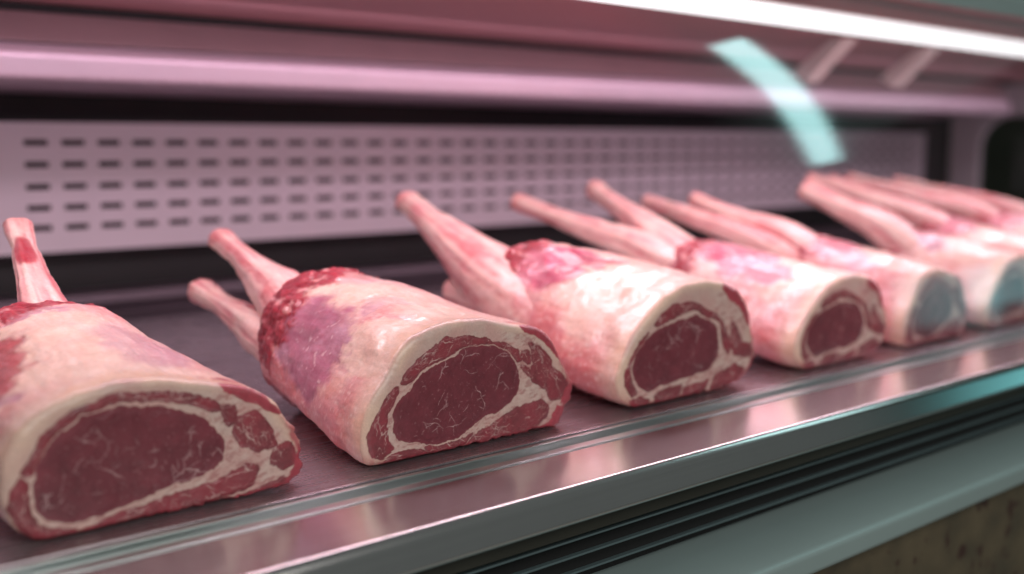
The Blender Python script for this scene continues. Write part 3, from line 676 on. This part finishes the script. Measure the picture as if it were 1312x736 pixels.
joint('nearest and largest joint at the left end of the row, one upright bone behind', (.290, .72, 0),
      spec_of('A', 4.6, 24, (-2.0, 6.6, 6.9, 6.6), pw=.85), 3,
      [(.42, 120, .34, 50, .75, 'fat'), (.35, 70, .22, 30, .5, 'purple'), (.20, 168, .10, 16, .9, 'purple'), (.60, 160, .36, 27, .85, 'red'), (.86, 110, .08, 60, .6, 'red'), (.74, 100, .05, 26, .8, 'purple'), (.03, 33, .09, 17, 1, 'red')],
      [dict(path=[(-1.2, 15, 6.4), (-.9, 22.5, 11.2), (.1, 30.5, 15.0), (1.2, 37.5, 18.4)], radii=[2.8, 2.5, 1.9, 1.4, 1.2, 1.15], flat=.6, reds=[(.74, 100, .11, 42)], label='flat upright bone with a red sunken patch')], (200, 560))
joint('second joint from the left, purple membrane patch on its side and two bones behind', (.565, .72, 0),
      spec_of('B', 5.0, 25.0, (-2.0, 6.8, 7.3, 6.9)) | dict(collar=.12), 11,
      [(.52, 160, .26, 33, 1, 'purple'), (.34, 118, .08, 12, .8, 'purple'), (.30, 95, .30, 30, .6, 'fat'), (.75, 90, .16, 30, .5, 'pink'), (.02, 36, .08, 19, 1, 'red'), (.15, 150, .14, 20, .8, 'fat')],
      [dict(path=[(-5.0, 16, 6.2), (-4.7, 24.5, 10.3), (-4.2, 33, 13.0), (-4.0, 41, 15.5)], radii=[3.6, 3.5, 3.0, 1.9, 1.4, 1.35], flat=.8),
       dict(path=[(-4.8, 16, 4.6), (-6.2, 24.5, 6.6), (-6.4, 32.5, 8.3), (-6.6, 41, 9.9)], radii=[3.0, 3.0, 2.6, 1.75, 1.35, 1.45], flat=.85)], (210, 620))
joint('third joint from the left, magenta muscle beside its one thick pale bone', (.850, .72, 0),
      spec_of('C', 5.4, 24, (-3.6, 7.6, 6.6, 7.4)), 23,
      [(.26, 120, .26, 60, .7, 'fat'), (.66, 122, .24, 38, 1, 'pink'), (.50, 98, .14, 14, .7, 'pink'), (.02, 40, .07, 20, 1, 'red')],
      [dict(path=[(-6.2, 15, 6.0), (-7.4, 24, 11.0), (-6.9, 34, 15.2), (-6, 43, 18.8)], radii=[4.4, 4.4, 3.7, 2.5, 1.7, 1.45], flat=.85),
       dict(path=[(-7.0, 16, 6.0), (-8.0, 24, 7.6), (-7.6, 31, 8.6)], radii=[2.4, 1.9, 1.6], flat=.9, label='short stub of bone')], (170, 480))
joint('fourth joint from the left, magenta and violet fat with two long bones behind', (1.127, .72, 0),
      spec_of('C', 4.8, 23, (-4.2, 7.4, 5.8, 6.2), .89, .88), 37,
      [(.22, 90, .20, 40, .6, 'fat'), (.62, 105, .28, 34, 1, 'pink'), (.40, 125, .18, 26, .9, 'purple'), (.02, 40, .07, 20, .9, 'red')],
      [dict(path=[(-5.0, 15, 7.0), (-8.2, 25.5, 12.2), (-10.4, 36, 15.0), (-12.8, 46, 17.9)], radii=[2.8, 2.7, 2.3, 1.7, 1.35, 1.25], blood=.6, flat=.9),
       dict(path=[(-4.6, 15, 7.0), (-4.8, 25, 12.9), (-2.3, 34, 16.2), (-.2, 43, 19.4)], radii=[3.2, 3.2, 2.6, 1.9, 1.4, 1.35], blood=.6, flat=.9)], (110, 320))
joint('fifth joint from the left, seen through the pane with a teal glint', (1.343, .72, 0),
      spec_of('B', 4.4, 22, (-2.2, 7.2, 5.4, 6.0), .70, .88), 41,
      [(.66, 110, .22, 34, .9, 'pink'), (.40, 130, .12, 16, .6, 'purple'), (.25, 90, .25, 40, .6, 'fat')],
      [dict(path=[(-3.5, 15, 7.0), (-8.5, 25, 12.6), (-11.0, 34, 15.4), (-10.6, 43, 17.2)], radii=[2.6, 2.0, 1.5, 1.1], blood=.7, flat=.9),
       dict(path=[(-2.5, 13, 7.0), (-4.2, 21, 12.7), (-5.6, 29, 15.0), (-6.5, 37, 17.7)], radii=[2.9, 2.2, 1.6, 1.15], blood=.8, flat=.9)], (90, 260))
joint('sixth joint from the left, teal cut face cropped by the right edge', (1.560, .72, 0),
      spec_of('C', 4.4, 20, (-1.8, 7.2, 5.6, 6.0), .74, .84), 53,
      [(.60, 120, .20, 24, .9, 'purple'), (.70, 100, .18, 30, .7, 'pink'), (.25, 100, .25, 40, .6, 'fat')],
      [dict(path=[(-3.0, 12, 7.0), (-4.9, 19, 13.0), (-6.3, 25, 15.8), (-7.2, 32, 18.6)], radii=[3.2, 2.6, 1.9, 1.4], blood=.7, flat=.9),
       dict(path=[(-1.4, 12, 7.0), (-1.4, 21, 13.4), (-1.6, 28, 16.2), (-2.0, 35, 19.2)], radii=[2.8, 2.7, 2.3, 1.7, 1.35, 1.25], blood=.6, flat=.9)], (80, 240))
joint('seventh joint along, only its bones and pale back showing behind the sixth', (1.750, .735, 0),
      spec_of('B', 4.6, 24, (-1.0, 8.0, 6.2, 6.4), .74, .9), 61,
      [(.70, 110, .2, 40, .9, 'pink'), (.3, 100, .3, 40, .6, 'fat')],
      [dict(path=[(-1.0, 14, 8.0), (-3.2, 22, 13.4), (-6.4, 31, 16.6), (-9.6, 41, 19.8)], radii=[3.0, 2.3, 1.7, 1.3], flat=.9, blood=.8),
       dict(path=[(.5, 14, 8.0), (-.6, 22, 13.0), (-2.6, 31, 16.2), (-4.6, 40, 19.6)], radii=[2.8, 2.2, 1.6, 1.2], flat=.9, blood=.8)], (50, 160))
joint('eighth joint along, blurred red bones low at the right edge beyond the seventh', (1.945, .75, 0),
      spec_of('C', 4.6, 24, (-1.0, 8.2, 6.2, 6.4), .78, .9), 67,
      [(.70, 110, .2, 40, .9, 'pink')],
      [dict(path=[(-1.0, 14, 8.0), (-3.0, 22, 13.6), (-7.4, 32, 16.6), (-11.5, 43, 19.4)], radii=[3.0, 2.3, 1.7, 1.3], flat=.9, blood=.9),
       dict(path=[(1.0, 14, 8.0), (.2, 22, 13.0), (-2.4, 31, 15.6), (-5.0, 40, 18.0)], radii=[2.8, 2.2, 1.6, 1.2], flat=.9, blood=.9)], (50, 160))
joint('last joint showing in the row, a faint pink sliver at the far right edge', (2.150, .76, 0),
      spec_of('B', 4.6, 24, (-1.0, 8.0, 6.2, 6.4), .78, .9), 71,
      [(.70, 110, .2, 40, .9, 'pink')],
      [dict(path=[(-1.0, 13, 8.0), (-4.0, 23, 13.0), (-8.4, 33, 15.8), (-12.0, 44, 18.4)], radii=[3.0, 2.3, 1.7, 1.3], flat=.9, blood=.9)], (50, 160))


# ------------------------------------------------------------------ shop beyond the end window
M_wall = paint('shop_wall_paint', (.10, .095, .075), .7, 0, .5, 2.5)
w = mesh_obj('back_wall', [(6.5, -3, -.95), (6.5, 6, -.95), (6.5, 6, 2.6), (6.5, -3, 2.6)], [(0, 1, 2, 3)], M_wall); w['kind'] = 'structure'
M_floor = paint('floor_tiles', (.34, .32, .29), .5, 0, .2, 3)
fl = mesh_obj('floor', [(-4, -4, -.95), (8, -4, -.95), (8, 6, -.95), (-4, 6, -.95)], [(0, 1, 2, 3)], M_floor); fl['kind'] = 'structure'

# ------------------------------------------------------------------ light
def area(name, loc, target, sx, sy, power, col, up=None):
    l = bpy.data.lights.new(name, 'AREA'); l.shape = 'RECTANGLE'; l.size = sx; l.size_y = sy; l.energy = power; l.color = col
    o = bpy.data.objects.new(name, l); COL.objects.link(o); o.location = loc
    d = (Vector(target) - Vector(loc)).normalized()
    z = -d; x = Vector(up if up else (1, 0, 0)); x = (x - z * x.dot(z)).normalized(); y = z.cross(x)
    from mathutils import Matrix
    o.rotation_euler = Matrix((x, y, z)).transposed().to_euler()
    return o
area('case_lamp', (1.60, .92, .409), (1.60, .90, 0), 3.1, .03, 10.6, (1, .70, .80))
area('shelf_fill', (1.45, 1.30, .43), (1.45, 1.52, .2), 3.4, .02, 2.5, (1, .72, .88))  # added unseen strip that brightens the shelf and slotted panel
area('aisle_fill', (.2, -1.3, 1.35), (.7, .72, .05), 2.2, .9, 38, (1, .95, .92))  # soft fill added on the aisle side to light the cut faces
# ceiling fitting whose reflection shows in the curved pane
area('ceiling_lamp', (3.486, -.366, 1.6), (3.486, -.366, 0), 2.28, .15, 5.6, (.62, 1, 1), up=(.803, -.596, 0))
area('aisle_panel', (3.44, -.5, -.04), (1.28, .684, .06), .34, .28, .2, (.30, .96, 1))
area('aisle_panel', (3.90, -.5, -.01), (1.45, .684, .07), .30, .28, .2, (.30, .96, 1))

W = bpy.data.worlds.new('World'); S.world = W; W.use_nodes = True
bg = W.node_tree.nodes['Background']; bg.inputs[0].default_value = (.78, .86, .84, 1); bg.inputs[1].default_value = .125

# ------------------------------------------------------------------ camera
cam = bpy.data.cameras.new('camera'); co = bpy.data.objects.new('camera', cam); COL.objects.link(co)
cam.sensor_width = 36; cam.lens = 1385 / 1312 * 36
co.location = (0, 0, .26); co.rotation_euler = (R(90 - 7.527), 0, R(-40.016))
cam.dof.use_dof = True; cam.dof.focus_distance = .90; cam.dof.aperture_fstop = 2.2; cam.dof.aperture_blades = 0
cam.clip_start = .02; cam.clip_end = 60
S.camera = co

S.render.engine = 'CYCLES'
S.cycles.use_denoising = True
try: S.cycles.denoiser = 'OPENIMAGEDENOISE'
except Exception: pass
S.cycles.max_bounces = 8; S.cycles.transparent_max_bounces = 12
S.view_settings.view_transform = 'Standard'; S.view_settings.look = 'None'; S.view_settings.exposure = 0; S.view_settings.gamma = 1
S.render.resolution_x = 1024; S.render.resolution_y = 574
